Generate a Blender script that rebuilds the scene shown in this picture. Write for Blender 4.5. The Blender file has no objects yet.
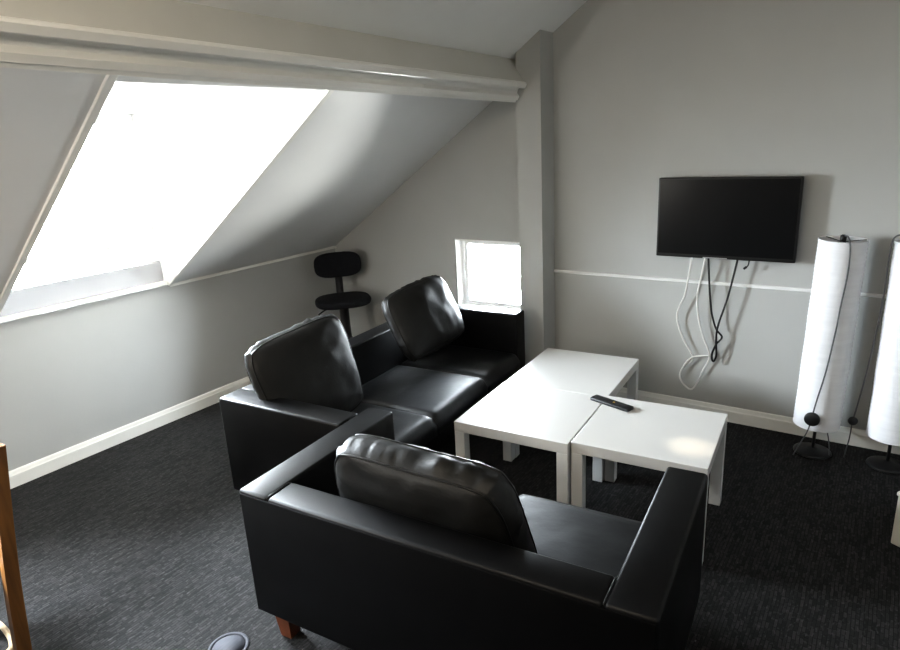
import bpy, bmesh, math, random
from mathutils import Vector, Matrix, noise
random.seed(4)
SC = bpy.context.scene
COL = SC.collection
PI = math.pi

# ------------------------------------------------------------------ materials
def new_mat(name):
    m = bpy.data.materials.new(name); m.use_nodes = True
    nt = m.node_tree
    return m, nt, nt.nodes['Principled BSDF']

def mat(name, col, rough=.5, spec=.5, metal=0., bump=None, var=0., var_scale=3., coat=0.):
    """principled material with a little procedural tone variation and optional bump (scale, strength, dist)"""
    m, nt, b = new_mat(name)
    b.inputs['Roughness'].default_value = rough
    b.inputs['Specular IOR Level'].default_value = spec
    b.inputs['Metallic'].default_value = metal
    b.inputs['Coat Weight'].default_value = coat
    tc = nt.nodes.new('ShaderNodeTexCoord')
    nz = nt.nodes.new('ShaderNodeTexNoise'); nz.inputs['Scale'].default_value = var_scale; nz.inputs['Detail'].default_value = 4
    nt.links.new(tc.outputs['Object'], nz.inputs['Vector'])
    rp = nt.nodes.new('ShaderNodeValToRGB')
    rp.color_ramp.elements[0].position = .3; rp.color_ramp.elements[1].position = .7
    rp.color_ramp.elements[0].color = tuple(c * (1 - var) for c in col) + (1,)
    rp.color_ramp.elements[1].color = tuple(min(1, c * (1 + var)) for c in col) + (1,)
    nt.links.new(nz.outputs['Fac'], rp.inputs['Fac'])
    nt.links.new(rp.outputs['Color'], b.inputs['Base Color'])
    if bump:
        n2 = nt.nodes.new('ShaderNodeTexNoise'); n2.inputs['Scale'].default_value = bump[0]; n2.inputs['Detail'].default_value = 6
        nt.links.new(tc.outputs['Object'], n2.inputs['Vector'])
        bp = nt.nodes.new('ShaderNodeBump'); bp.inputs['Strength'].default_value = bump[1]; bp.inputs['Distance'].default_value = bump[2]
        nt.links.new(n2.outputs['Fac'], bp.inputs['Height'])
        nt.links.new(bp.outputs['Normal'], b.inputs['Normal'])
    return m

M = {}
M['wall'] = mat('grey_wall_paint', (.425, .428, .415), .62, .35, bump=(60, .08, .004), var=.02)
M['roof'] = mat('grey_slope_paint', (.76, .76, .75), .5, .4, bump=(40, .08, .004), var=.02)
M['ceil'] = mat('white_ceiling_paint', (.84, .84, .82), .7, .3, var=.02)
M['beam'] = mat('cream_beam_paint', (.58, .57, .53), .5, .4, bump=(30, .08, .004), var=.03)
M['gloss_white'] = mat('white_gloss_trim', (.78, .77, .73), .3, .5, var=.01)
M['reveal'] = mat('white_reveal_paint', (.86, .85, .83), .5, .4, var=.01)
M['frame'] = mat('white_window_frame', (.88, .88, .88), .3, .5, var=.005)
M['apron'] = mat('grey_apron_paint', (.38, .38, .39), .5, .4, var=.01)
M['back'] = mat('dark_wall_paint', (.12, .115, .11), .7, .3, var=.02)
M['leather'] = mat('black_leather', (.0034, .0034, .0038), .42, .22, bump=(240, .14, .002), var=.25, var_scale=9)
M['leather_seat'] = mat('black_seat_leather', (.0055, .006, .007), .50, .38, bump=(9, .30, .012), var=.25, var_scale=6)
M['leather_soft'] = mat('black_cushion_leather', (.008, .0078, .0074), .52, .42, bump=(120, .18, .003), var=.3, var_scale=7)
M['leather_rear'] = mat('black_leather_backing', (.0030, .0030, .0033), .55, .10, var=.2, var_scale=9)
M['piping'] = mat('black_piping', (.006, .006, .006), .4, .4, var=.1)
M['dark_wood'] = mat('red_brown_wood', (.10, .032, .014), .4, .4, var=.3, var_scale=12)
M['table'] = mat('white_table_foil', (.62, .612, .595), .28, .5, var=.006)
M['table_leg'] = mat('white_leg_foil', (.66, .66, .655), .32, .5, var=.006)
M['tv'] = mat('black_television_plastic', (.006, .006, .006), .35, .4, var=.05)
M['screen'] = mat('black_television_screen', (.006, .0064, .007), .25, .2, var=.03)
M['silver'] = mat('silver_plastic', (.55, .55, .56), .3, .5, metal=.6, var=.03)
M['white_cable'] = mat('white_cable_sheath', (.70, .69, .66), .45, .4, var=.02)
M['black_cable'] = mat('black_cable_sheath', (.008, .008, .008), .45, .4, var=.05)
M['grey_cable'] = mat('grey_cable_sheath', (.10, .10, .105), .5, .4, var=.05)
M['black_metal'] = mat('black_metal', (.010, .010, .011), .4, .5, var=.05)
M['black_plastic'] = mat('black_plastic', (.012, .012, .013), .45, .4, var=.1)
M['fabric'] = mat('black_chair_fabric', (.010, .0105, .013), .9, .2, bump=(300, .5, .003), var=.15, var_scale=30)
M['button'] = mat('grey_button_rubber', (.05, .05, .055), .6, .3, var=.05)
M['amber'] = mat('amber_button_rubber', (.55, .36, .08), .5, .3, var=.05)
M['cream'] = mat('cream_cable_sheath', (.46, .36, .25), .5, .3, var=.05)
M['box'] = mat('white_laminate', (.62, .60, .55), .45, .4, var=.02)
M['warm_shade'] = mat('opal_lamp_glass', (.8, .78, .7), .4, .5, var=.01)

def wood_mat():
    m, nt, b = new_mat('orange_brown_wood')
    tc = nt.nodes.new('ShaderNodeTexCoord')
    mp = nt.nodes.new('ShaderNodeMapping'); mp.inputs['Scale'].default_value = (22, 22, 1.6)
    nz = nt.nodes.new('ShaderNodeTexNoise'); nz.inputs['Scale'].default_value = 2.2; nz.inputs['Detail'].default_value = 6
    rp = nt.nodes.new('ShaderNodeValToRGB')
    rp.color_ramp.elements[0].position = .3; rp.color_ramp.elements[0].color = (.11, .048, .012, 1)
    rp.color_ramp.elements[1].position = .75; rp.color_ramp.elements[1].color = (.20, .092, .024, 1)
    nt.links.new(tc.outputs['Object'], mp.inputs['Vector']); nt.links.new(mp.outputs[0], nz.inputs['Vector'])
    nt.links.new(nz.outputs['Fac'], rp.inputs['Fac']); nt.links.new(rp.outputs[0], b.inputs['Base Color'])
    b.inputs['Roughness'].default_value = .45
    return m
M['wood'] = wood_mat()

def carpet_mat():
    m, nt, b = new_mat('charcoal_woven_carpet')
    N, L = nt.nodes, nt.links
    tc = N.new('ShaderNodeTexCoord')
    # wobble so that the woven dashes do not look ruled
    wn = N.new('ShaderNodeTexNoise'); wn.inputs['Scale'].default_value = 7; wn.inputs['Detail'].default_value = 3
    L.new(tc.outputs['Object'], wn.inputs['Vector'])
    wob = N.new('ShaderNodeMixRGB'); wob.blend_type = 'ADD'; wob.inputs['Fac'].default_value = .012
    L.new(tc.outputs['Object'], wob.inputs[1]); L.new(wn.outputs['Color'], wob.inputs[2])
    mp = N.new('ShaderNodeMapping'); mp.inputs['Rotation'].default_value = (0, 0, PI / 2)
    L.new(wob.outputs[0], mp.inputs['Vector'])
    br = N.new('ShaderNodeTexBrick')
    br.inputs['Scale'].default_value = 1.0
    br.inputs['Brick Width'].default_value = .046; br.inputs['Row Height'].default_value = .0125
    br.inputs['Mortar Size'].default_value = .0016; br.inputs['Mortar Smooth'].default_value = .4
    br.inputs['Bias'].default_value = 0
    br.offset = .37; br.squash = .7; br.squash_frequency = 3
    br.inputs['Color1'].default_value = (.0092, .0089, .0089, 1)
    br.inputs['Color2'].default_value = (.028, .0268, .0268, 1)
    br.inputs['Mortar'].default_value = (.0055, .0055, .006, 1)
    L.new(mp.outputs[0], br.inputs['Vector'])
    # light flecks elongated along the weave
    mp2 = N.new('ShaderNodeMapping'); mp2.inputs['Scale'].default_value = (110, 46, 1)
    L.new(tc.outputs['Object'], mp2.inputs['Vector'])
    fl = N.new('ShaderNodeTexNoise'); fl.inputs['Scale'].default_value = 1; fl.inputs['Detail'].default_value = 2
    L.new(mp2.outputs[0], fl.inputs['Vector'])
    fr = N.new('ShaderNodeValToRGB')
    fr.color_ramp.elements[0].position = .56; fr.color_ramp.elements[0].color = (0, 0, 0, 1)
    fr.color_ramp.elements[1].position = .78; fr.color_ramp.elements[1].color = (.060, .058, .060, 1)
    L.new(fl.outputs['Fac'], fr.inputs['Fac'])
    ad = N.new('ShaderNodeMixRGB'); ad.blend_type = 'ADD'; ad.inputs['Fac'].default_value = .6
    L.new(br.outputs['Color'], ad.inputs[1]); L.new(fr.outputs[0], ad.inputs[2])
    # broad tone patches
    bn = N.new('ShaderNodeTexNoise'); bn.inputs['Scale'].default_value = 2.2; bn.inputs['Detail'].default_value = 3
    L.new(tc.outputs['Object'], bn.inputs['Vector'])
    brp = N.new('ShaderNodeValToRGB')
    brp.color_ramp.elements[0].color = (.75, .75, .75, 1); brp.color_ramp.elements[1].color = (1.25, 1.25, 1.25, 1)
    L.new(bn.outputs['Fac'], brp.inputs['Fac'])
    ml = N.new('ShaderNodeMixRGB'); ml.blend_type = 'MULTIPLY'; ml.inputs['Fac'].default_value = 1
    L.new(ad.outputs[0], ml.inputs[1]); L.new(brp.outputs[0], ml.inputs[2])
    L.new(ml.outputs[0], b.inputs['Base Color'])
    bp = N.new('ShaderNodeBump'); bp.inputs['Strength'].default_value = .5; bp.inputs['Distance'].default_value = .004
    L.new(br.outputs['Fac'], bp.inputs['Height']); bp.invert = True
    L.new(bp.outputs['Normal'], b.inputs['Normal'])
    b.inputs['Roughness'].default_value = .85; b.inputs['Specular IOR Level'].default_value = .25
    return m
M['carpet'] = carpet_mat()

def disc_mat():
    m, nt, b = new_mat('scuffed_grey_steel')
    N, L = nt.nodes, nt.links
    tc = N.new('ShaderNodeTexCoord')
    mp = N.new('ShaderNodeMapping'); mp.inputs['Scale'].default_value = (120, 12, 1); mp.inputs['Rotation'].default_value = (0, 0, .25)
    nz = N.new('ShaderNodeTexNoise'); nz.inputs['Scale'].default_value = 1
    rp = N.new('ShaderNodeValToRGB')
    rp.color_ramp.elements[0].color = (.022, .023, .030, 1); rp.color_ramp.elements[1].color = (.055, .058, .075, 1)
    L.new(tc.outputs['Object'], mp.inputs['Vector']); L.new(mp.outputs[0], nz.inputs['Vector'])
    L.new(nz.outputs['Fac'], rp.inputs['Fac']); L.new(rp.outputs[0], b.inputs['Base Color'])
    b.inputs['Roughness'].default_value = .75
    return m
M['disc'] = disc_mat()

def paper_mat():
    m, nt, b = new_mat('white_ribbed_paper')
    N, L = nt.nodes, nt.links
    tc = N.new('ShaderNodeTexCoord')
    mp = N.new('ShaderNodeMapping'); mp.inputs['Scale'].default_value = (6, 6, 55)
    nz = N.new('ShaderNodeTexNoise'); nz.inputs['Scale'].default_value = 1; nz.inputs['Detail'].default_value = 4
    L.new(tc.outputs['Object'], mp.inputs['Vector']); L.new(mp.outputs[0], nz.inputs['Vector'])
    rp = N.new('ShaderNodeValToRGB')
    rp.color_ramp.elements[0].position = .3; rp.color_ramp.elements[0].color = (.76, .76, .78, 1)
    rp.color_ramp.elements[1].position = .7; rp.color_ramp.elements[1].color = (.82, .82, .84, 1)
    L.new(nz.outputs['Fac'], rp.inputs['Fac'])
    bp = N.new('ShaderNodeBump'); bp.inputs['Strength'].default_value = .35; bp.inputs['Distance'].default_value = .006
    L.new(nz.outputs['Fac'], bp.inputs['Height'])
    L.new(bp.outputs[0], b.inputs['Normal'])
    L.new(rp.outputs[0], b.inputs['Base Color'])
    b.inputs['Roughness'].default_value = .8; b.inputs['Specular IOR Level'].default_value = .2
    tr = N.new('ShaderNodeBsdfTranslucent'); L.new(rp.outputs[0], tr.inputs['Color'])
    mx = N.new('ShaderNodeMixShader'); mx.inputs['Fac'].default_value = .12
    L.new(b.outputs[0], mx.inputs[1]); L.new(tr.outputs[0], mx.inputs[2])
    L.new(mx.outputs[0], N['Material Output'].inputs['Surface'])
    return m
M['paper'] = paper_mat()

def glass_mat():
    m = bpy.data.materials.new('window_glass'); m.use_nodes = True
    nt = m.node_tree; N, L = nt.nodes, nt.links
    N.remove(N['Principled BSDF'])
    t = N.new('ShaderNodeBsdfTransparent'); t.inputs['Color'].default_value = (.97, .98, .98, 1)
    g = N.new('ShaderNodeBsdfGlossy'); g.inputs['Roughness'].default_value = .02
    f = N.new('ShaderNodeFresnel'); f.inputs['IOR'].default_value = 1.45
    mx = N.new('ShaderNodeMixShader')
    L.new(f.outputs[0], mx.inputs[0]); L.new(t.outputs[0], mx.inputs[1]); L.new(g.outputs[0], mx.inputs[2])
    L.new(mx.outputs[0], N['Material Output'].inputs['Surface'])
    return m
M['glass'] = glass_mat()

# ------------------------------------------------------------------ mesh helpers
def link(name, bm, m, parent=None, smooth=False, loc=None, rot=None):
    me = bpy.data.meshes.new(name)
    bmesh.ops.recalc_face_normals(bm, faces=bm.faces)
    bm.to_mesh(me); bm.free()
    if smooth:
        for p in me.polygons: p.use_smooth = True
    me.materials.append(M[m] if isinstance(m, str) else m)
    o = bpy.data.objects.new(name, me); COL.objects.link(o)
    if parent: o.parent = parent
    if loc: o.location = loc
    if rot: o.rotation_euler = rot
    return o

def tag(o, label=None, cat=None, group=None, kind=None):
    if label: o['label'] = label
    if cat: o['category'] = cat
    if group: o['group'] = group
    if kind: o['kind'] = kind
    return o

def thing(name, label, cat, loc=(0, 0, 0), rz=0, group=None):
    o = bpy.data.objects.new(name, None); COL.objects.link(o)
    o.empty_display_size = .1
    o.location = loc; o.rotation_euler = (0, 0, rz)
    return tag(o, label, cat, group)

def struct(name, bm, m, label, cat):
    return tag(link(name, bm, m), label, cat, kind='structure')

def copy_tree(o, parent=None):
    c = o.copy(); COL.objects.link(c)
    if parent: c.parent = parent
    for ch in list(o.children): copy_tree(ch, c)
    return c

def box(bm, x0, x1, y0, y1, z0, z1, mtx=None, bevel=0, seg=2):
    t = bmesh.new()
    vs = [t.verts.new(v) for v in ((x0,y0,z0),(x1,y0,z0),(x1,y1,z0),(x0,y1,z0),(x0,y0,z1),(x1,y0,z1),(x1,y1,z1),(x0,y1,z1))]
    for f in ((0,3,2,1),(4,5,6,7),(0,1,5,4),(1,2,6,5),(2,3,7,6),(3,0,4,7)): t.faces.new([vs[i] for i in f])
    if bevel: bmesh.ops.bevel(t, geom=t.edges[:], offset=bevel, segments=seg, affect='EDGES', profile=.5)
    merge(bm, t, mtx)

def merge(bm, t, mtx=None):
    mp = {}
    for v in t.verts: mp[v] = bm.verts.new(mtx @ v.co if mtx else v.co)
    for f in t.faces:
        try: bm.faces.new([mp[v] for v in f.verts])
        except ValueError: pass
    t.free()

def prism(bm, pts, axis, a, b):
    """extrude a 2-D polygon along an axis: 'y' takes (x,z), 'x' takes (y,z), 'z' takes (x,y)"""
    def P(p, t):
        return {'y': (p[0], t, p[1]), 'x': (t, p[0], p[1]), 'z': (p[0], p[1], t)}[axis]
    A = [bm.verts.new(P(p, a)) for p in pts]; B = [bm.verts.new(P(p, b)) for p in pts]
    n = len(pts)
    bm.faces.new(A); bm.faces.new(B[::-1])
    for i in range(n): bm.faces.new((A[i], A[(i+1) % n], B[(i+1) % n], B[i]))

def catmull(pts, sub=6, closed=False):
    pts = [Vector(p) for p in pts]; n = len(pts); out = []
    rng = n if closed else n - 1
    for i in range(rng):
        if closed: p0, p1, p2, p3 = pts[(i-1) % n], pts[i], pts[(i+1) % n], pts[(i+2) % n]
        else: p0, p1, p2, p3 = pts[max(i-1, 0)], pts[i], pts[i+1], pts[min(i+2, n-1)]
        for k in range(sub):
            t = k / sub
            out.append(.5 * ((2*p1) + (p2-p0)*t + (2*p0-5*p1+4*p2-p3)*t*t + (3*p1-p0-3*p2+p3)*t**3))
    if not closed: out.append(pts[-1])
    return out

def tube(bm, pts, r, seg=8, closed=False):
    pts = [Vector(p) for p in pts]; n = len(pts)
    rings = []; up = None
    for i, p in enumerate(pts):
        a = pts[(i-1) % n] if (closed or i) else p
        b = pts[(i+1) % n] if (closed or i < n-1) else p
        d = (b - a).normalized()
        if up is None:
            up = d.orthogonal().normalized()
        else:
            up = (up - d * up.dot(d))
            up = up.normalized() if up.length > 1e-6 else d.orthogonal().normalized()
        s = d.cross(up)
        rr = r(i / max(1, n-1)) if callable(r) else r
        rings.append([bm.verts.new(p + rr * (math.cos(2*PI*k/seg) * up + math.sin(2*PI*k/seg) * s)) for k in range(seg)])
    for i in range(n if closed else n - 1):
        A, B = rings[i], rings[(i+1) % n]
        for k in range(seg): bm.faces.new((A[k], A[(k+1) % seg], B[(k+1) % seg], B[k]))
    if not closed:
        bm.faces.new(rings[0][::-1]); bm.faces.new(rings[-1])

def lathe(bm, prof, seg=32, mtx=None, closed_profile=False):
    t = bmesh.new(); rings = []
    for r, z in prof:
        if r < 1e-6: rings.append([t.verts.new((0, 0, z))])
        else: rings.append([t.verts.new((r*math.cos(2*PI*k/seg), r*math.sin(2*PI*k/seg), z)) for k in range(seg)])
    pairs = list(zip(rings, rings[1:]))
    if closed_profile: pairs.append((rings[-1], rings[0]))
    for A, B in pairs:
        for k in range(seg):
            k2 = (k+1) % seg
            if len(A) == 1 and len(B) == 1: continue
            if len(A) == 1: t.faces.new((A[0], B[k], B[k2]))
            elif len(B) == 1: t.faces.new((A[k], A[k2], B[0]))
            else: t.faces.new((A[k], A[k2], B[k2], B[k]))
    merge(bm, t, mtx)

def T(x, y, z): return Matrix.Translation((x, y, z))
def RX(a): return Matrix.Rotation(a, 4, 'X')
def RY(a): return Matrix.Rotation(a, 4, 'Y')
def RZ(a): return Matrix.Rotation(a, 4, 'Z')

# ------------------------------------------------------------------ room shell
HK, SL = .906, .655                 # knee wall height, roof slope
def zl(x): return HK + SL * x        # lower slope (left of the purlin)
def zu(x): return HK + .07 + SL * x  # upper slope (right of the purlin)
YB = -5.6                            # wall behind the camera
XR = 6.4                             # right hand knee wall
RIDGE = 3.2
ZR = zu(RIDGE)
TH = .12
DY0, DY1 = -2.55, -1.55              # dormer opening in y
DZ = 1.965                           # dormer ceiling
DX = (DZ - HK) / SL                  # where the dormer ceiling meets the slope
WX = -.05                            # dormer window plane

bm = bmesh.new(); box(bm, -.3, XR + .2, YB - .1, .2, -.1, 0)
struct('floor', bm, 'carpet', 'charcoal woven carpet with short pale flecks', 'carpet')

# gable wall (far wall), with the hole for the small window
GX0, GX1, GZ0, GZ1 = 1.222, 1.80, .50, 1.02
bm = bmesh.new()
prism(bm, [(-.12, 0), (GX0, 0), (GX0, zl(GX0)), (0, zl(0)), (-.12, zl(0))], 'y', 0, TH)
prism(bm, [(GX0, 0), (GX1, 0), (GX1, GZ0), (GX0, GZ0)], 'y', 0, TH)
prism(bm, [(GX0, GZ1), (GX1, GZ1), (GX1, zl(GX1)), (GX0, zl(GX0))], 'y', 0, TH)
prism(bm, [(GX1, 0), (XR + .12, 0), (XR + .12, HK + .07), (XR, HK + .07), (RIDGE, ZR), (GX1, zu(GX1))], 'y', 0, TH)
struct('wall_far', bm, 'wall', 'grey painted gable wall holding the television', 'wall')

# knee wall on the left (runs under the dormer)
bm = bmesh.new()
box(bm, -.12, 0, YB, 0, 0, HK)
struct('wall_left', bm, 'wall', 'low grey knee wall under the sloping ceiling on the left', 'wall')

# lower slope with the dormer hole
bm = bmesh.new()
t = .12
def slab(x0, x1, y0, y1, f=zl):
    prism(bm, [(x0, f(x0)), (x1, f(x1)), (x1, f(x1) + t), (x0, f(x0) + t)], 'y', y0, y1)
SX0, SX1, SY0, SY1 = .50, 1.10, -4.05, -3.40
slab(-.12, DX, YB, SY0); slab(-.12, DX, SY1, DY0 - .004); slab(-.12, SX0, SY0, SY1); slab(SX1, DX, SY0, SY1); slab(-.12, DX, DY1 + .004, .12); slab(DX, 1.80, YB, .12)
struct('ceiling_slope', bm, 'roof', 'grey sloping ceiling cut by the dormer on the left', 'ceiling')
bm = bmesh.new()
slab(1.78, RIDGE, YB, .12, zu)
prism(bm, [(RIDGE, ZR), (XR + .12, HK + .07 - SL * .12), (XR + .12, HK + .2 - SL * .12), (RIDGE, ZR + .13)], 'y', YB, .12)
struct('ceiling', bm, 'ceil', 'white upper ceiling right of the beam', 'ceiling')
bm = bmesh.new(); box(bm, XR, XR + .12, YB, .12, 0, HK + .1)
struct('wall_right', bm, 'wall', 'grey knee wall on the right', 'wall')
bm = bmesh.new()
prism(bm, [(-.12, 0), (XR + .12, 0), (XR + .12, HK + .1), (RIDGE, ZR + .05), (0, zu(0) - .02), (-.12, zu(0) - .1)], 'y', YB - .12, YB)
struct('wall_back', bm, 'back', 'grey wall behind the viewpoint', 'wall')

# dormer: cheeks, ceiling, apron
bm = bmesh.new()
for y0, y1 in ((DY1, DY1 + .10), (DY0 - .10, DY0)):
    prism(bm, [(-.14, HK + .005), (0, zl(0) + .005), (DX + .02, zl(DX + .02) + .005), (DX + .02, DZ + .1), (-.14, DZ + .1)], 'y', y0, y1)
struct('wall_dormer', bm, 'reveal', 'white cheeks of the dormer recess', 'wall')
bm = bmesh.new(); box(bm, -.14, DX - .001, DY0 - .1, DY1 + .1, DZ, DZ + .08)
struct('ceiling_dormer', bm, 'reveal', 'white flat ceiling of the dormer recess', 'ceiling')

# dormer window, built in the plane x = WX
win = thing('window_1', 'large overexposed white dormer window in the sloping ceiling', 'window', (WX, (DY0 + DY1) / 2, .93)); win['kind'] = 'structure'
W2 = (DY1 - DY0) / 2 - .003; HZ = DZ - .93 - .003
bm = bmesh.new()
box(bm, -.05, .02, -W2, W2, HZ - .05, HZ, bevel=.006)
box(bm, -.05, .02, W2 - .09, W2, .13, HZ - .04, bevel=.006)
box(bm, -.05, .02, -W2, -W2 + .06, .13, HZ - .04, bevel=.006)
link('window_frame', bm, 'frame', win)
bm = bmesh.new(); box(bm, -.05, .04, -W2, W2, .006, .135, bevel=.006)
link('apron', bm, 'apron', win)
bm = bmesh.new()
box(bm, -.035, .012, -W2 + .055, W2 - .085, .255, .28, bevel=.005)
link('glazing_bar', bm, 'frame', win)
bm = bmesh.new(); box(bm, -.022, -.016, -W2 + .05, W2 - .08, .12, HZ - .045)
link('pane', bm, 'glass', win)
bm = bmesh.new(); box(bm, 0, .085, -W2 - .02, W2 + .02, -.016, .006, bevel=.005)
link('window_sill', bm, 'gloss_white', win)

# trims round the dormer opening, lying on the slope
an = math.atan(SL)
bm = bmesh.new()
Ls = DX / math.cos(an)
mt = T(0, 0, HK) @ RY(-an)
box(bm, .02, Ls + .12, DY1 - .004, DY1 + .042, -.012, .006, mt, bevel=.004)
box(bm, .02, Ls + .12, DY1 - .002, DY1 + .016, -.018, .0, mt, bevel=.004)
struct('trim_1', bm, 'gloss_white', 'cream architrave along the right slope edge of the dormer', 'trim')
bm = bmesh.new()
box(bm, .02, Ls + .12, DY0 - .030, DY0 + .004, -.012, .006, mt, bevel=.004)
struct('trim_2', bm, 'gloss_white', 'thin architrave along the left slope edge of the dormer', 'trim')
# thin bead along the top of the knee wall and down the corner
bm = bmesh.new()
box(bm, 0, .012, DY1 + .02, 0, HK - .016, HK + .004, bevel=.003)
struct('trim_3', bm, 'gloss_white', 'thin white bead where knee wall meets sloping ceiling', 'trim')

# roof window further back on the left slope
win = thing('window_3', 'white roof window in the left slope behind the viewpoint', 'window', (0, (SY0 + SY1) / 2, HK)); win['kind'] = 'structure'
win.rotation_euler = (0, -an, 0)
k0, k1, hw = SX0 / math.cos(an), SX1 / math.cos(an), (SY1 - SY0) / 2
bm = bmesh.new()
for x0, x1, y0, y1 in ((k0, k0 + .06, -hw, hw), (k1 - .06, k1, -hw, hw), (k0 + .05, k1 - .05, -hw, -hw + .06), (k0 + .05, k1 - .05, hw - .06, hw)):
    box(bm, x0, x1, y0, y1, .01, .09, bevel=.005)
link('window_frame', bm, 'frame', win)
bm = bmesh.new(); box(bm, k0 + .05, k1 - .05, -hw + .05, hw - .05, .055, .061)
link('pane', bm, 'glass', win)

# gable window
win = thing('window_2', 'small square bright window low in the far wall behind the sofa', 'window', ((GX0 + GX1) / 2, .10, GZ0)); win['kind'] = 'structure'
gw, gh = (GX1 - GX0) / 2 - .002, GZ1 - GZ0 - .002
bm = bmesh.new()
for x0, x1, z0, z1 in ((-gw, gw, 0.002, .03), (-gw, gw, gh - .025, gh), (-gw, -gw + .03, .025, gh - .02), (gw - .03, gw, .025, gh - .02)):
    box(bm, x0, x1, -.03, .015, z0, z1, bevel=.004)
link('window_frame', bm, 'frame', win)
bm = bmesh.new()
for x0, x1, z0, z1 in ((-gw + .026, gw - .026, .027, .05), (-gw + .026, gw - .026, gh - .046, gh - .022), (-gw + .026, -gw + .05, .045, gh - .04), (gw - .05, gw - .026, .045, gh - .04)):
    box(bm, x0, x1, -.015, .012, z0, z1, bevel=.004)
link('sash', bm, 'frame', win)
bm = bmesh.new(); box(bm, -gw + .04, gw - .04, -.002, .004, .04, gh - .036)
link('pane', bm, 'glass', win)
bm = bmesh.new()
box(bm, -gw, -gw + .008, -.098, -.03, 0.01, gh); box(bm, -gw, gw, -.098, -.03, gh - .008, gh); box(bm, gw - .008, gw, -.098, -.03, .01, gh)
box(bm, -gw, gw, -.115, -.03, 0.002, .014, bevel=.003)
link('window_reveal', bm, 'reveal', win)

# column by the television wall
CX0, CX1, CY = 1.855, 2.02, -.175
bm = bmesh.new()
prism(bm, [(CX0, 0), (CX1, 0), (CX1, zu(CX1) + .02), (CX0, zu(CX0) + .02)], 'y', CY, 0)
struct('column', bm, 'wall', 'square grey painted column rising to the ceiling beam', 'column')

# tilted purlin beam, square to the roof; it drifts very slightly out of parallel towards the near end
def prism2(bm, pts, ya, yb):
    def P(p, y): k = -(y - CY); return (p[0] + .0149 * k, y, p[1] + .0165 * k)
    A_ = [bm.verts.new(P(p, ya)) for p in pts]; B_ = [bm.verts.new(P(p, yb)) for p in pts]
    m = len(pts); bm.faces.new(A_); bm.faces.new(B_[::-1])
    for k in range(m): bm.faces.new((A_[k], A_[(k+1) % m], B_[(k+1) % m], B_[k]))
Bp = Vector((1.909, 2.001)); Dp = Vector((1.855, 1.915))
e = (Dp - Bp).normalized(); f_ = Vector((-e.y, e.x))
if f_.x < 0: f_ = -f_
def q(a, b): v = Bp + e * a + f_ * b; return (v.x, v.y)
bm = bmesh.new()
prism2(bm, [(1.775, 2.229), q(-.016, -.004), q(-.012, -.034), q(.100, -.034), (1.70, 2.00), (1.70, 2.20)], YB, 0)
struct('beam', bm, 'beam', 'cream painted ceiling beam running back along the room', 'beam')
# moulding: a lit nosing at the upper corner, a shaded recess, then a flat lower band
prof = [q(-.022, -.010), q(-.024, .004), q(-.018, .014), q(.006, .016), q(.012, .012), q(.013, -.020), q(.036, -.024), q(.054, -.020),
        q(.060, -.006), q(.064, .004), q(.088, .005), q(.091, .001), q(.092, -.003), q(.108, -.003), q(.110, -.033), q(.060, -.0335), q(.0, -.0335), q(-.004, -.012)]
bm = bmesh.new()
prism2(bm, prof, YB, CY - .002)
o = struct('trim_4', bm, 'gloss_white', 'white stepped moulding along the bottom of the beam', 'trim')

# skirting boards
bm = bmesh.new()
def skirt(pts, axis, a, b): prism(bm, pts, axis, a, b)
skirt([(0, 0), (.018, 0), (.018, .068), (.014, .074), (.010, .090), (.006, .095), (0, .095)], 'y', YB, 0)
struct('baseboard_left', bm, 'gloss_white', 'white skirting board along the left knee wall', 'skirting')
bm = bmesh.new()
pf = [(0, 0), (-.018, 0), (-.018, .068), (-.014, .074), (-.010, .090), (-.006, .095), (0, .095)]
skirt(pf, 'x', .018, CX0); skirt(pf, 'x', CX1, XR)
struct('baseboard_far', bm, 'gloss_white', 'cream skirting board along the television wall', 'skirting')
bm = bmesh.new()
prism(bm, [(0, .830), (-.005, .830), (-.012, .834), (-.012, .843), (-.008, .848), (0, .849)], 'x', CX1, XR)
struct('trim_5', bm, 'roof', 'slim white dado rail across the television wall', 'trim')

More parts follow.
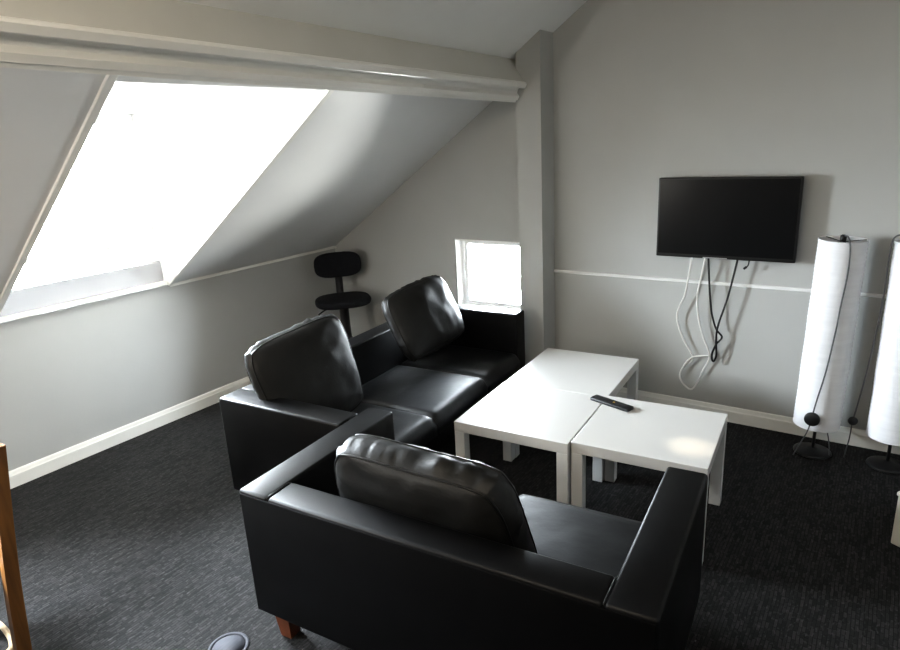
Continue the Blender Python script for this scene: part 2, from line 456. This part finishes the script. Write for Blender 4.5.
# ------------------------------------------------------------------ sofas
FR = .08
SH = .62
SB = .15                             # underside of the sofas
def sofa(name, label, loc, length, depth, n, rz, SH, seat_z, jut, widths=None):
    t = thing(name, label, 'sofa', (loc[0], loc[1], 0), rz)
    aw, bt = .13, .12
    bm = bmesh.new(); box(bm, .004, length - .004, .004, depth - .006, SB - .004, .29, bevel=.012, seg=3)
    link('base', bm, 'leather', t, True)
    for x0 in (0, length - aw):
        bm = bmesh.new(); box(bm, x0, x0 + aw, 0, depth, SB, SH, bevel=.012, seg=4)
        link('arm', bm, 'leather', t, True)
    bm = bmesh.new(); box(bm, aw + .001, length - aw - .001, 0, bt, SB, SH - .002, bevel=.012, seg=4)
    link('back', bm, 'leather', t, True)
    w = (length - 2 * aw - .004) / n
    for i in range(n):
        bm = bmesh.new()
        x0 = aw + .002 + i * w
        if widths: x0 = aw + .002 + sum(widths[:i]); w = widths[i]
        seat(bm, x0 + .001, x0 + w - .001, bt + .002, depth + jut, .27, seat_z)
        link('seat_cushion', bm, 'leather_seat', t, True)
    for x in (.055, length - .055):
        for y in (.085, depth - .07):
            bm = bmesh.new()
            lathe_sq(bm, x, y, .0, SB - .003, .024, .038)
            link('leg', bm, 'dark_wood', t)
    bm = bmesh.new(); box(bm, .006, length - .006, -.0025, .006, SB + .004, SH - .013, bevel=.0022)
    link('rear_panel', bm, 'leather_rear', t, True)
    for x in (aw, length - aw):      # stitched seam where back meets arm
        bm = bmesh.new()
        tube(bm, [(x, .004, SH - .006), (x, .014, SH - .001), (x, bt - .014, SH - .001), (x, bt - .002, SH - .010)], .0024, 6)
        link('seam', bm, 'piping', t, True)
    return t

def seat(bm, x0, x1, y0, y1, z0, z1):
    """soft box with a crowned top and a rounded front"""
    nx, ny = 26, 26
    w, d = x1 - x0, y1 - y0
    def top(i, j):
        u, v = i / nx, j / ny
        e = .03
        ex = min(u, 1 - u) * w; ey = v * d if False else min(v, 1 - v) * d
        drop = 0
        if ex < e: drop += e * .55 * (1 - math.sqrt(max(0, 1 - (1 - ex / e) ** 2)))
        ef = .055
        if (1 - v) * d < ef: drop += ef * .8 * (1 - math.sqrt(max(0, 1 - (1 - (1 - v) * d / ef) ** 2)))
        crown = .016 * (1 - (2*u - 1) ** 2) * (1 - (2*v - 1) ** 2)
        wob = .003 * noise.noise(Vector((x0 + u * w, v * d, 3)) * 7)
        return z1 - drop + crown + wob
    G = [[bm.verts.new((x0 + w * i / nx, y0 + d * j / ny, top(i, j))) for j in range(ny + 1)] for i in range(nx + 1)]
    for i in range(nx):
        for j in range(ny): bm.faces.new((G[i][j], G[i+1][j], G[i+1][j+1], G[i][j+1]))
    ring = [G[i][0] for i in range(nx + 1)] + [G[nx][j] for j in range(1, ny + 1)] + [G[i][ny] for i in range(nx - 1, -1, -1)] + [G[0][j] for j in range(ny - 1, 0, -1)]
    low = [bm.verts.new((v.co.x, v.co.y, z0)) for v in ring]
    m = len(ring)
    for i in range(m): bm.faces.new((ring[i], ring[(i+1) % m], low[(i+1) % m], low[i]))
    bm.faces.new(low)

def lathe_sq(bm, x, y, z0, z1, r0, r1):
    a = [bm.verts.new((x + r0 * i, y + r0 * j, z0)) for i, j in ((-1,-1),(1,-1),(1,1),(-1,1))]
    b = [bm.verts.new((x + r1 * i, y + r1 * j, z1)) for i, j in ((-1,-1),(1,-1),(1,1),(-1,1))]
    bm.faces.new(a[::-1]); bm.faces.new(b)
    for k in range(4): bm.faces.new((a[k], a[(k+1) % 4], b[(k+1) % 4], b[k]))

S1 = (1.371, -2.2); S2 = (2.145, -2.67)
def world(o, u, v, z):
    c, sn = math.cos(FR), math.sin(FR)
    return (o[0] + c*u - sn*v, o[1] + sn*u + c*v, z)

# three seater: local x is the length, so it is turned to face +x
def place_long_sofa():
    t = sofa('sofa', 'long black leather three-seat sofa under the small window', (0, 0), 1.87, .72, 3, 0, .632, .380, .02, (.46, .575, .571))
    # local +y (front) must face world +x: rotate by -90 degrees about z, mirrored order is irrelevant
    t.rotation_euler = (0, 0, FR - PI / 2)
    t.location = world(S1, 0, 1.87, 0)
    return t
place_long_sofa()
sofa('sofa', 'black leather two-seat sofa in the foreground seen from behind', (S2[0] - .007, S2[1] - .006), 1.372, .735, 2, .088, .632, .385, .04)

# ------------------------------------------------------------------ loose cushions
def cushion(label, w, h, th, g, mtx, seed, taper=0., sag=0., wr=1.):
    """boxed cushion: two bulging faces joined by a narrow gusset between two piped edges. Local x width, z height, y thickness"""
    N = 30
    t = bpy.data.objects.new('cushion', None)
    def outline(a, b):
        # a,b in [-1,1] square -> soft cornered panel with slightly hollow sides
        x = a * math.sqrt(1 - .22 * b ** 4) * (1 - .02 * (1 - b * b)); z = b * math.sqrt(1 - .22 * a ** 4) * (1 - .02 * (1 - a * a))
        x *= 1 + taper * b
        return x * w / 2 / .93, z * h / 2 / .93 - sag * (1 - a * a) * max(0, b) * .5
    def bulge(a, b):
        e = (1 - abs(a) ** 2.6) * (1 - abs(b) ** 2.6)
        return (th - g) / 2 * max(0, e) ** .62
    def wrk(p, edge):
        k = .006 * noise.noise(p * 9 + Vector((seed, 0, 0))) + .003 * noise.noise(p * 23 + Vector((0, seed, 0)))
        k += .004 * edge * abs(noise.noise(p * 30 + Vector((seed, seed, 0))))
        return k * wr
    bm = bmesh.new()
    rings = {}
    for side in (-1, 1):
        G = []
        for i in range(N + 1):
            row = []
            for j in range(N + 1):
                a, b = -1 + 2 * i / N, -1 + 2 * j / N
                a = math.sin(a * PI / 2) * .5 + a * .5; b = math.sin(b * PI / 2) * .5 + b * .5
                x, z = outline(a, b)
                m = max(abs(a), abs(b))
                p = Vector((x, side, z))
                y = g / 2 + bulge(a, b) + (wrk(p, max(0, m - .6) / .4) if m < .999 else 0)
                row.append(bm.verts.new((x, side * y, z)))
            G.append(row)
        for i in range(N):
            for j in range(N):
                bm.faces.new((G[i][j], G[i+1][j], G[i+1][j+1], G[i][j+1]))
        rings[side] = [G[i][0] for i in range(N)] + [G[N][j] for j in range(N)] + [G[i][N] for i in range(N, 0, -1)] + [G[0][j] for j in range(N, 0, -1)]
    R0, R1 = rings[-1], rings[1]
    m = len(R0)
    prev = R0
    K = 7
    for k in range(1, K):
        f = k / K
        cur = []
        for i in range(m):
            p = R0[i].co.lerp(R1[i].co, f)
            d = Vector((p.x, 0, p.z)); out = Vector((p.x / w, 0, p.z / h)).normalized()
            gath = abs(noise.noise(Vector((i * .45, seed, f * .8)))) + .5 * noise.noise(Vector((i * 1.1, seed * 2, f)))
            cur.append(bm.verts.new(p + out * (.012 * math.sin(PI * f) + .012 * math.sin(PI * f) * gath * wr)))
        for i in range(m): bm.faces.new((prev[i], prev[(i+1) % m], cur[(i+1) % m], cur[i]))
        prev = cur
    for i in range(m): bm.faces.new((prev[i], prev[(i+1) % m], R1[(i+1) % m], R1[i]))
    pa = [v.co.copy() for v in R0]; pb = [v.co.copy() for v in R1]
    o = link('cushion', bm, 'leather_soft', None, True)
    o.matrix_world = mtx
    tag(o, label, 'cushion')
    bpy.data.objects.remove(t)
    for ring in (pa, pb):
        b2 = bmesh.new(); tube(b2, ring, .0042, 6, True)
        c = link('piping', b2, 'piping', o, True)
    return o

def frame_mtx(o, u, v, z, yaw, lean, roll):
    """cushion placed in sofa coordinates: faces direction yaw (0 = world -y), leans back by lean, rolls in its own plane"""
    x, y, _ = world(o, u, v, z)
    return T(x, y, z) @ RZ(yaw) @ RX(lean) @ RY(roll)

cushion('black leather cushion at the near end of the long sofa, beside its arm', .505, .47, .19, .06,
        frame_mtx(S1, .250, .345, .642, PI / 2 + FR - .18, -.27, -.10), 3.1, .05, 0, 1.3)
cushion('black leather cushion at the far end of the long sofa, tilted below the small window', .495, .395, .19, .06,
        frame_mtx(S1, .262, 1.385, .672, PI / 2 + FR - .22, -.42, -.12), 7.7, .0, 0, 1.3)
cushion('black leather cushion leaning on the back of the foreground sofa, piped gusset upwards', .62, .43, .20, .10,
        frame_mtx(S2, .585, .245, .572, FR + PI, -.28, -.035), 12.3, -.10, .02, 1.9)

# ------------------------------------------------------------------ tables
def table(label, loc, rz, w=.55, l=.55):
    t = thing('coffee_table', label, 'table', (loc[0], loc[1], 0), rz, 'low white tables pushed together')
    bm = bmesh.new(); box(bm, 0, w, 0, l, .40, .45, bevel=.0022)
    link('tabletop', bm, 'table', t)
    for x in (.0005, w - .0505):
        for y in (.0005, l - .0505):
            bm = bmesh.new(); box(bm, x, x + .05, y, y + .05, 0, .3995, bevel=.0015)
            link('leg', bm, 'table_leg', t)
    return t
TA = (2.267, -1.576); ra = .0737
def off(o, r, u, v): return (o[0] + math.cos(r)*u - math.sin(r)*v, o[1] + math.sin(r)*u + math.cos(r)*v)
table('white table behind the foreground cushion, the remote at its far right corner', (TA[0] - .012, TA[1]), ra, .558)
table('white table at the back of the group, nearest the column', off(TA, ra, -.008, .5515), ra, .558, .607)
table('square white table on the right, with a warm glow on its top', (2.8165, -1.510), .079)

# remote control
t = thing('remote_control', 'slim black remote control lying across the joint of two tables', 'remote', (2.826, -1.063, .4505), -.27)
bm = bmesh.new(); box(bm, -.109, .109, -.027, .027, 0, .017, bevel=.006, seg=3)
link('body', bm, 'black_plastic', t, True)
for i in range(8):
    for j in range(3):
        x, y = -.085 + i * .022, -.013 + j * .013
        if 3 <= i <= 4 and j == 1: continue
        bm = bmesh.new(); box(bm, x - .004, x + .004, y - .0035, y + .0035, .0155, .018, bevel=.001, seg=1)
        link('button', bm, 'button', t)
bm = bmesh.new(); lathe(bm, [(0, .0155), (.006, .0155), (.006, .0185), (.0, .019)], 12, T(.014, 0, 0))
tag(link('button', bm, 'amber', t), 'amber round button')

# ------------------------------------------------------------------ television and its cables
t = thing('television', 'black flat-screen television mounted on the far wall', 'television', (3.0757, 0, 1.2195))
w2, h2 = .364, .2235
bm = bmesh.new(); box(bm, -w2, w2, -.08, -.045, -h2, h2, bevel=.006, seg=2)
link('casing', bm, 'tv', t)
bm = bmesh.new(); box(bm, -w2 + .011, w2 - .011, -.0815, -.0795, -h2 + .02, h2 - .011)
link('screen', bm, 'screen', t)
bm = bmesh.new(); box(bm, -.10, .028, -.0822, -.0795, -h2 + .003, -h2 + .0075)
tag(link('badge', bm, 'silver', t), 'thin silver strip under the screen')
bm = bmesh.new(); box(bm, -.26, .26, -.045, -.028, -.16, .13, bevel=.008); box(bm, -.10, .10, -.03, -.0005, -.10, .10)
link('wall_bracket', bm, 'black_metal', t)

def cable(label, pts, r, m, sub=7, group=None):
    bm = bmesh.new(); tube(bm, catmull(pts, sub), r, 8)
    return tag(link('cable', bm, m, None, True), label, 'cable', group)
Y = -.05
cable('white cable hanging from the television in a long loop', [(2.91, -.062, .9965), (2.91, -.060, .98), (2.895, -.05, .869), (2.879, -.045, .768), (2.838, -.036, .632),
      (2.877, -.03, .494), (2.939, -.026, .379), (2.887, -.026, .308), (2.87, -.026, .248), (2.892, -.026, .202), (2.938, -.026, .172),
      (2.973, -.026, .217), (3.005, -.026, .312), (3.036, -.030, .405), (2.992, -.036, .525), (2.961, -.042, .646), (2.950, -.048, .767), (2.966, -.054, .874), (2.982, -.060, .975), (2.983, -.062, .9965)],
      .0052, 'white_cable')
cable('short white cable end crossing low over the white loop', [(2.885, -.033, .300), (2.905, -.035, .345), (2.939, -.036, .384), (2.985, -.037, .399), (3.034, -.037, .408)], .0045, 'white_cable')
cable('black cable hanging from the television in a twisted loop', [(3.003, -.062, .9965), (3.004, -.062, .98), (3.017, -.06, .834), (3.03, -.055, .72), (3.041, -.05, .655), (3.067, -.047, .578), (3.100, -.045, .535),
      (3.073, -.042, .489), (3.052, -.04, .43), (3.052, -.04, .392), (3.061, -.04, .378), (3.070, -.042, .392), (3.076, -.046, .427), (3.071, -.054, .530), (3.079, -.058, .614), (3.117, -.058, .768), (3.148, -.060, .95), (3.155, -.062, .9965)],
      .0055, 'black_cable')
t = thing('cable', 'short black lead with a small plug dangling under the television', 'cable', (3.214, -.06, 1.0))
bm = bmesh.new(); tube(bm, catmull([(0, 0, -.0035), (0, 0, -.012), (-.003, 0, -.032), (-.012, 0, -.044)], 6), .0035, 8); link('lead', bm, 'black_cable', t, True)
bm = bmesh.new(); tube(bm, [(-.010, 0, -.042), (-.024, 0, -.054)], .0065, 8); link('plug', bm, 'black_plastic', t, True)

# ------------------------------------------------------------------ floor lamps
def lamp(label, x, y, cord, switch_at, tail, lean=0., rz=0., sr=1.):
    t = thing('floor_lamp', label, 'lamp', (x, y, .002), 0, 'paper cylinder floor lamps')
    t.rotation_euler = (0, lean, 0)
    bm = bmesh.new(); lathe(bm, [(0, 0), (.088, 0), (.092, .004), (.090, .009), (.078, .015), (.03, .020), (.012, .028), (0, .028)], 40)
    link('base', bm, 'black_metal', t, True)
    bm = bmesh.new(); tube(bm, [(0, 0, .026), (0, 0, 1.152)], .008, 12)
    link('pole', bm, 'black_metal', t, True)
    # paper shade, gently wider at the foot, with paper ribs
    prof_o, prof_i = [], []
    n = 96
    for k in range(n + 1):
        f = k / n
        z = .165 + .985 * f
        r = .108 - .003 * f + .0011 * (1 if k % 2 else -1) + .0015 * math.sin(f * 23) * .5
        prof_o.append((r, z)); prof_i.append((r - .0022, z))
    bm = bmesh.new(); lathe(bm, prof_o + prof_i[::-1], 56, closed_profile=True)
    sh = link('shade', bm, 'paper', t, True)
    for z, r in ((.168, .1078), (1.148, .1048)):
        bm = bmesh.new()
        tube(bm, [(r * math.cos(a * PI / 24), r * math.sin(a * PI / 24), z) for a in range(48)], .0028, 6, True)
        link('shade_ring', bm, 'paper', sh, True)
    for r, z, zc in ((.103, 1.148, 1.138), (.106, .168, .178)):
        bm = bmesh.new()
        lathe(bm, [(.0085, zc - .004), (.012, zc - .004), (.012, zc + .004), (.0085, zc + .004)], 12, closed_profile=True)
        for a in (.35, .35 + 2 * PI / 3, .35 + 4 * PI / 3):
            tube(bm, [(r * math.cos(a), r * math.sin(a), z), (.010 * math.cos(a), .010 * math.sin(a), zc)], .0022, 6)
        link('spider', bm, 'black_metal', sh, True)
    bm = bmesh.new(); lathe(bm, [(0, 1.13), (.014, 1.13), (.014, 1.165), (.008, 1.172), (0, 1.172)], 16)
    link('finial', bm, 'black_plastic', t, True)
    bm = bmesh.new(); tube(bm, catmull(cord, 7), .0040, 8)
    link('cord', bm, 'grey_cable', t, True)
    bm = bmesh.new(); lathe(bm, [(0, -.012), (.029 * sr, -.012), (.036 * sr, -.006), (.036 * sr, .006), (.029 * sr, .012), (0, .012)], 24, T(*switch_at) @ RZ(rz) @ RX(PI / 2))
    link('foot_switch', bm, 'black_plastic', t, True)
    for tl in tail:
        bm = bmesh.new(); tube(bm, catmull(tl, 7), .0030, 8)
        link('cord', bm, 'grey_cable', t, True)
    return t

def rel(pts, x, y): return [(a - x, b - y, c) for a, b, c in pts]
L1 = (3.624, -.195)
lamp('tall white paper cylinder floor lamp nearest the television', *L1,
     rel([(3.628, -.195, 1.166), (3.640, -.235, 1.172), (3.652, -.296, 1.168), (3.664, -.309, 1.12), (3.668, -.310, 1.00), (3.660, -.312, .851), (3.655, -.313, .724), (3.640, -.315, .513), (3.618, -.322, .343), (3.610, -.330, .27)], *L1),
     (3.610 - L1[0], -.334 - L1[1], .245), [rel([(3.606, -.330, .22), (3.592, -.315, .15), (3.562, -.30, .06), (3.545, -.29, .004)], *L1),
     rel([(3.655, -.195, .162), (3.680, -.20, .13), (3.698, -.21, .06), (3.706, -.22, .004)], *L1)], lean=.021)
L2 = (3.958, -.185)
lamp('tall white paper cylinder floor lamp at the right edge of the photo', *L2,
     rel([(3.958, -.185, 1.166), (3.92, -.19, 1.176), (3.856, -.20, 1.172), (3.842, -.205, 1.10), (3.842, -.205, .893), (3.832, -.21, .691), (3.816, -.21, .479), (3.798, -.205, .312), (3.790, -.205, .24)], *L2),
     (3.788 - L2[0], -.209 - L2[1], .222), [rel([(3.786, -.208, .205), (3.783, -.205, .12), (3.776, -.20, .06), (3.770, -.195, .004)], *L2)], rz=.5, sr=.62)

# ------------------------------------------------------------------ office chair in the far corner
CH = (.40, -.37)
t = thing('office_chair', 'small black typist chair in the far corner behind the sofa', 'chair', (*CH, 0), PI / 4 + .08)
# local -y faces the room
bm = bmesh.new()
sh = bmesh.new()
def soft_pad(bm, w, d, h, mtx, e=2.6, seg=40, rows=8):
    """superellipse pad, rounded edge, lying in local xy"""
    rings = []
    for k in range(rows + 1):
        a = -PI / 2 + PI * k / rows
        rr = 1 - .10 * (1 - math.cos(a)) if abs(a) < PI / 2 - 1e-6 else .84
        rr = .84 + .16 * math.cos(a) ** .6 if math.cos(a) > 1e-6 else .84
        z = h / 2 * math.sin(a)
        ring = []
        for s_ in range(seg):
            th = 2 * PI * s_ / seg
            c, sn = math.cos(th), math.sin(th)
            x = w / 2 * rr * math.copysign(abs(c) ** (2 / e), c); y = d / 2 * rr * math.copysign(abs(sn) ** (2 / e), sn)
            ring.append(bm.verts.new(mtx @ Vector((x, y, z))))
        rings.append(ring)
    for A_, B_ in zip(rings, rings[1:]):
        for s_ in range(seg): bm.faces.new((A_[s_], A_[(s_+1) % seg], B_[(s_+1) % seg], B_[s_]))
    bm.faces.new(rings[0][::-1]); bm.faces.new(rings[-1])
sh.free()
soft_pad(bm, .43, .38, .055, T(0, 0, .562))
link('seat', bm, 'fabric', t, True)
bm = bmesh.new(); soft_pad(bm, .37, .20, .06, T(0, .185, .812) @ RX(PI / 2 - .12), 3.2)
link('backrest', bm, 'fabric', t, True)
bm = bmesh.new(); tube(bm, catmull([(0, .05, .525), (0, .16, .525), (0, .215, .56), (0, .222, .66), (0, .212, .80)], 6), .029, 10)
link('back_stem', bm, 'black_plastic', t, True)
bm = bmesh.new(); lathe(bm, [(0, .06), (.052, .06), (.046, .26), (.040, .27), (.036, .50), (.05, .525), (.05, .535), (0, .535)], 20)
link('column', bm, 'black_metal', t, True)
bm = bmesh.new(); tube(bm, catmull([(-.03, -.0, .520), (-.13, -.02, .512), (-.20, -.03, .478)], 5), .006, 8)
link('lever', bm, 'black_plastic', t, True)
bm = bmesh.new()
for k in range(5):
    a = 2 * PI * k / 5 + .3
    tube(bm, [(.02 * math.cos(a), .02 * math.sin(a), .088), (.14 * math.cos(a), .14 * math.sin(a), .085), (.25 * math.cos(a), .25 * math.sin(a), .062)], lambda f: .022 - .008 * f, 8)
link('base', bm, 'black_plastic', t, True)
for k in range(5):
    a = 2 * PI * k / 5 + .3
    bm = bmesh.new(); lathe(bm, [(0, -.012), (.02, -.012), (.0245, -.006), (.0245, .006), (.02, .012), (0, .012)], 16, T(.25 * math.cos(a), .25 * math.sin(a), .0246) @ RZ(a) @ RX(PI / 2))
    link('caster', bm, 'black_plastic', t, True)

# ------------------------------------------------------------------ small things at the edges of the view
t = thing('floor_socket_cover', 'round scuffed grey cover set in the carpet behind the foreground sofa', 'floor cover', (2.045, -2.757, 0))
bm = bmesh.new(); lathe(bm, [(0, .0005), (.058, .0005), (.058, .003), (0, .0032)], 48)
link('lid', bm, 'disc', t, True)
bm = bmesh.new(); lathe(bm, [(.0595, .0005), (.073, .0005), (.072, .004), (.061, .0048)], 48, closed_profile=True)
link('rim', bm, 'disc', t, True)

# wooden chair whose leaning back post shows at the left edge
t = thing('wooden_chair', 'orange-brown wooden chair whose back post shows at the lower left edge', 'chair', (1.40, -3.30, 0))
for x in (-.20, .203):
    bm = bmesh.new()
    P0, P1, P2 = Vector((x, .065, 0)), Vector((x - .006 * (1 if x > 0 else -1), .105, .43)), Vector((x - .040 * (1 if x > 0 else -1), .172, .852))
    pts = catmull([P0, P1, P2], 6)
    rings = []
    for i, p in enumerate(pts):
        hw, hd = .017, .021
        rings.append([bm.verts.new(p + Vector((a * hw, b * hd, 0))) for a, b in ((-1,-1),(1,-1),(1,1),(-1,1))])
    for R_a, R_b in zip(rings, rings[1:]):
        for k in range(4): bm.faces.new((R_a[k], R_a[(k+1) % 4], R_b[(k+1) % 4], R_b[k]))
    bm.faces.new(rings[0][::-1]); bm.faces.new(rings[-1])
    link('back_post', bm, 'wood', t)
for x in (-.18, .14):
    bm = bmesh.new(); lathe_sq(bm, x, -.30, 0, .43, .016, .02); link('leg', bm, 'wood', t)
bm = bmesh.new(); box(bm, -.205, .165, -.33, .085, .43, .455, bevel=.008); link('seat', bm, 'wood', t)
for z, y in ((.80, .158), (.66, .139)):
    bm = bmesh.new(); box(bm, -.175, .175, y - .009, y + .009, z - .03, z + .03, bevel=.004); link('back_rail', bm, 'wood', t)

cable('cream cable lying on the carpet at the lower left corner', [(.80, -3.30, .011), (.95, -3.215, .011), (1.08, -3.175, .011), (1.182, -3.163, .011), (1.265, -3.167, .011), (1.325, -3.178, .011), (1.365, -3.20, .011), (1.375, -3.25, .011), (1.34, -3.40, .011)], .0105, 'cream')

# low white unit at the right edge
t = thing('storage_box', 'low white box standing on the carpet at the right edge of the photo', 'box', (3.984, -.93, 0), -.48)
bm = bmesh.new(); box(bm, 0, .10, 0, .50, .012, .235, bevel=.006)
link('body', bm, 'box', t)
bm = bmesh.new(); box(bm, -.004, .104, -.004, .504, .236, .252, bevel=.004)
link('lid', bm, 'box', t)
for y in (.06, .44):
    bm = bmesh.new(); box(bm, .02, .08, y - .03, y + .03, 0, .012); link('foot', bm, 'black_plastic', t)

# ------------------------------------------------------------------ light
w = bpy.data.worlds.new('overcast_sky'); SC.world = w; w.use_nodes = True
nt = w.node_tree
bg = nt.nodes['Background']
tcw = nt.nodes.new('ShaderNodeTexCoord'); sx = nt.nodes.new('ShaderNodeSeparateXYZ'); rw = nt.nodes.new('ShaderNodeValToRGB')
mr = nt.nodes.new('ShaderNodeMapRange'); mr.inputs['From Min'].default_value = -1; mr.inputs['From Max'].default_value = 1
nt.links.new(tcw.outputs['Generated'], sx.inputs[0]); nt.links.new(sx.outputs['Z'], mr.inputs['Value']); nt.links.new(mr.outputs[0], rw.inputs['Fac'])
els = rw.color_ramp.elements
els[0].position = .40; els[0].color = (.30, .30, .29, 1)      # rooftops and ground
els[1].position = .56; els[1].color = (.86, .93, 1.0, 1)      # overcast sky
nt.links.new(rw.outputs[0], bg.inputs['Color'])
bg.inputs['Strength'].default_value = 140.0

def portal(name, loc, rot, sx, sy):
    l = bpy.data.lights.new(name, 'AREA'); l.shape = 'RECTANGLE'; l.size = sx; l.size_y = sy
    l.cycles.is_portal = True
    o = bpy.data.objects.new(name, l); COL.objects.link(o); o.location = loc; o.rotation_euler = rot
portal('dormer_portal', (WX - .12, (DY0 + DY1) / 2, 1.46), (0, -PI / 2, 0), 1.05, 1.0)
portal('roof_window_portal', ((SX0 + SX1) / 2 - math.sin(an) * .11, (SY0 + SY1) / 2, zl((SX0 + SX1) / 2) + math.cos(an) * .11), (0, -an, 0), (SX1 - SX0) / math.cos(an), SY1 - SY0)
portal('gable_portal', ((GX0 + GX1) / 2, .135, (GZ0 + GZ1) / 2), (-PI / 2, 0, 0), .56, .46)

# warm room light behind the viewpoint: two unseen globes on rods, the low one added as alcove fill
def globe(label, GL, top, strength, col):
    t = thing('unseen_globe_light', label, 'lamp', GL)
    bm = bmesh.new(); lathe(bm, [(.11 * math.sin(PI * k / 16), .11 * math.cos(PI * k / 16)) for k in range(17)], 32)
    gm, gnt, gb = new_mat('glowing_opal'); gb.inputs['Emission Color'].default_value = col; gb.inputs['Emission Strength'].default_value = strength
    gb.inputs['Base Color'].default_value = (.8, .8, .78, 1)
    link('globe', bm, gm, t, True)
    bm = bmesh.new(); tube(bm, [(0, 0, .105), (0, 0, top - GL[2])], .008, 8)
    link('rod', bm, 'silver', t, True)
globe('warm opal globe hanging from the high ceiling behind the viewpoint', (2.95, -4.25, 2.28), zu(2.95), 68, (1, .87, .70, 1))
globe('added unseen fill globe low under the left slope behind the viewpoint', (1.15, -4.45, 1.20), zl(1.15), 100, (1, .95, .86, 1))

# added spot without a fitting, imitating the warm reflection on the right hand table
l = bpy.data.lights.new('added_glow_spot', 'SPOT'); l.energy = 75; l.color = (1, .84, .62); l.spot_size = .105; l.spot_blend = 1; l.shadow_soft_size = .02
o = bpy.data.objects.new('added_glow_spot', l); COL.objects.link(o); o.location = (3.45, -1.05, 2.60)
o.rotation_euler = (Vector((3.262, -1.315, .45)) - o.location).to_track_quat('-Z', 'Y').to_euler()

# ------------------------------------------------------------------ camera
yaw, pitch, roll = math.radians(35.49037), math.radians(16.36365), math.radians(-3.16932)
cy, sy, cp, sp = math.cos(yaw), math.sin(yaw), math.cos(pitch), math.sin(pitch)
fwd = Vector((-sy * cp, cy * cp, -sp)); right = Vector((cy, sy, 0)); up = right.cross(fwd)
r2 = right * math.cos(roll) + up * math.sin(roll); u2 = up * math.cos(roll) - right * math.sin(roll)
cd = bpy.data.cameras.new('camera'); co = bpy.data.objects.new('camera', cd); COL.objects.link(co)
co.matrix_world = Matrix(((r2.x, u2.x, -fwd.x, 3.83806), (r2.y, u2.y, -fwd.y, -3.78404), (r2.z, u2.z, -fwd.z, 1.71821), (0, 0, 0, 1)))
cd.sensor_fit = 'HORIZONTAL'; cd.sensor_width = 36; cd.lens = 632.364 / 900 * 36
cd.clip_start = .02
SC.camera = co
SC.view_settings.view_transform = 'Standard'
SC.view_settings.look = 'Medium High Contrast'
SC.view_settings.exposure = .5
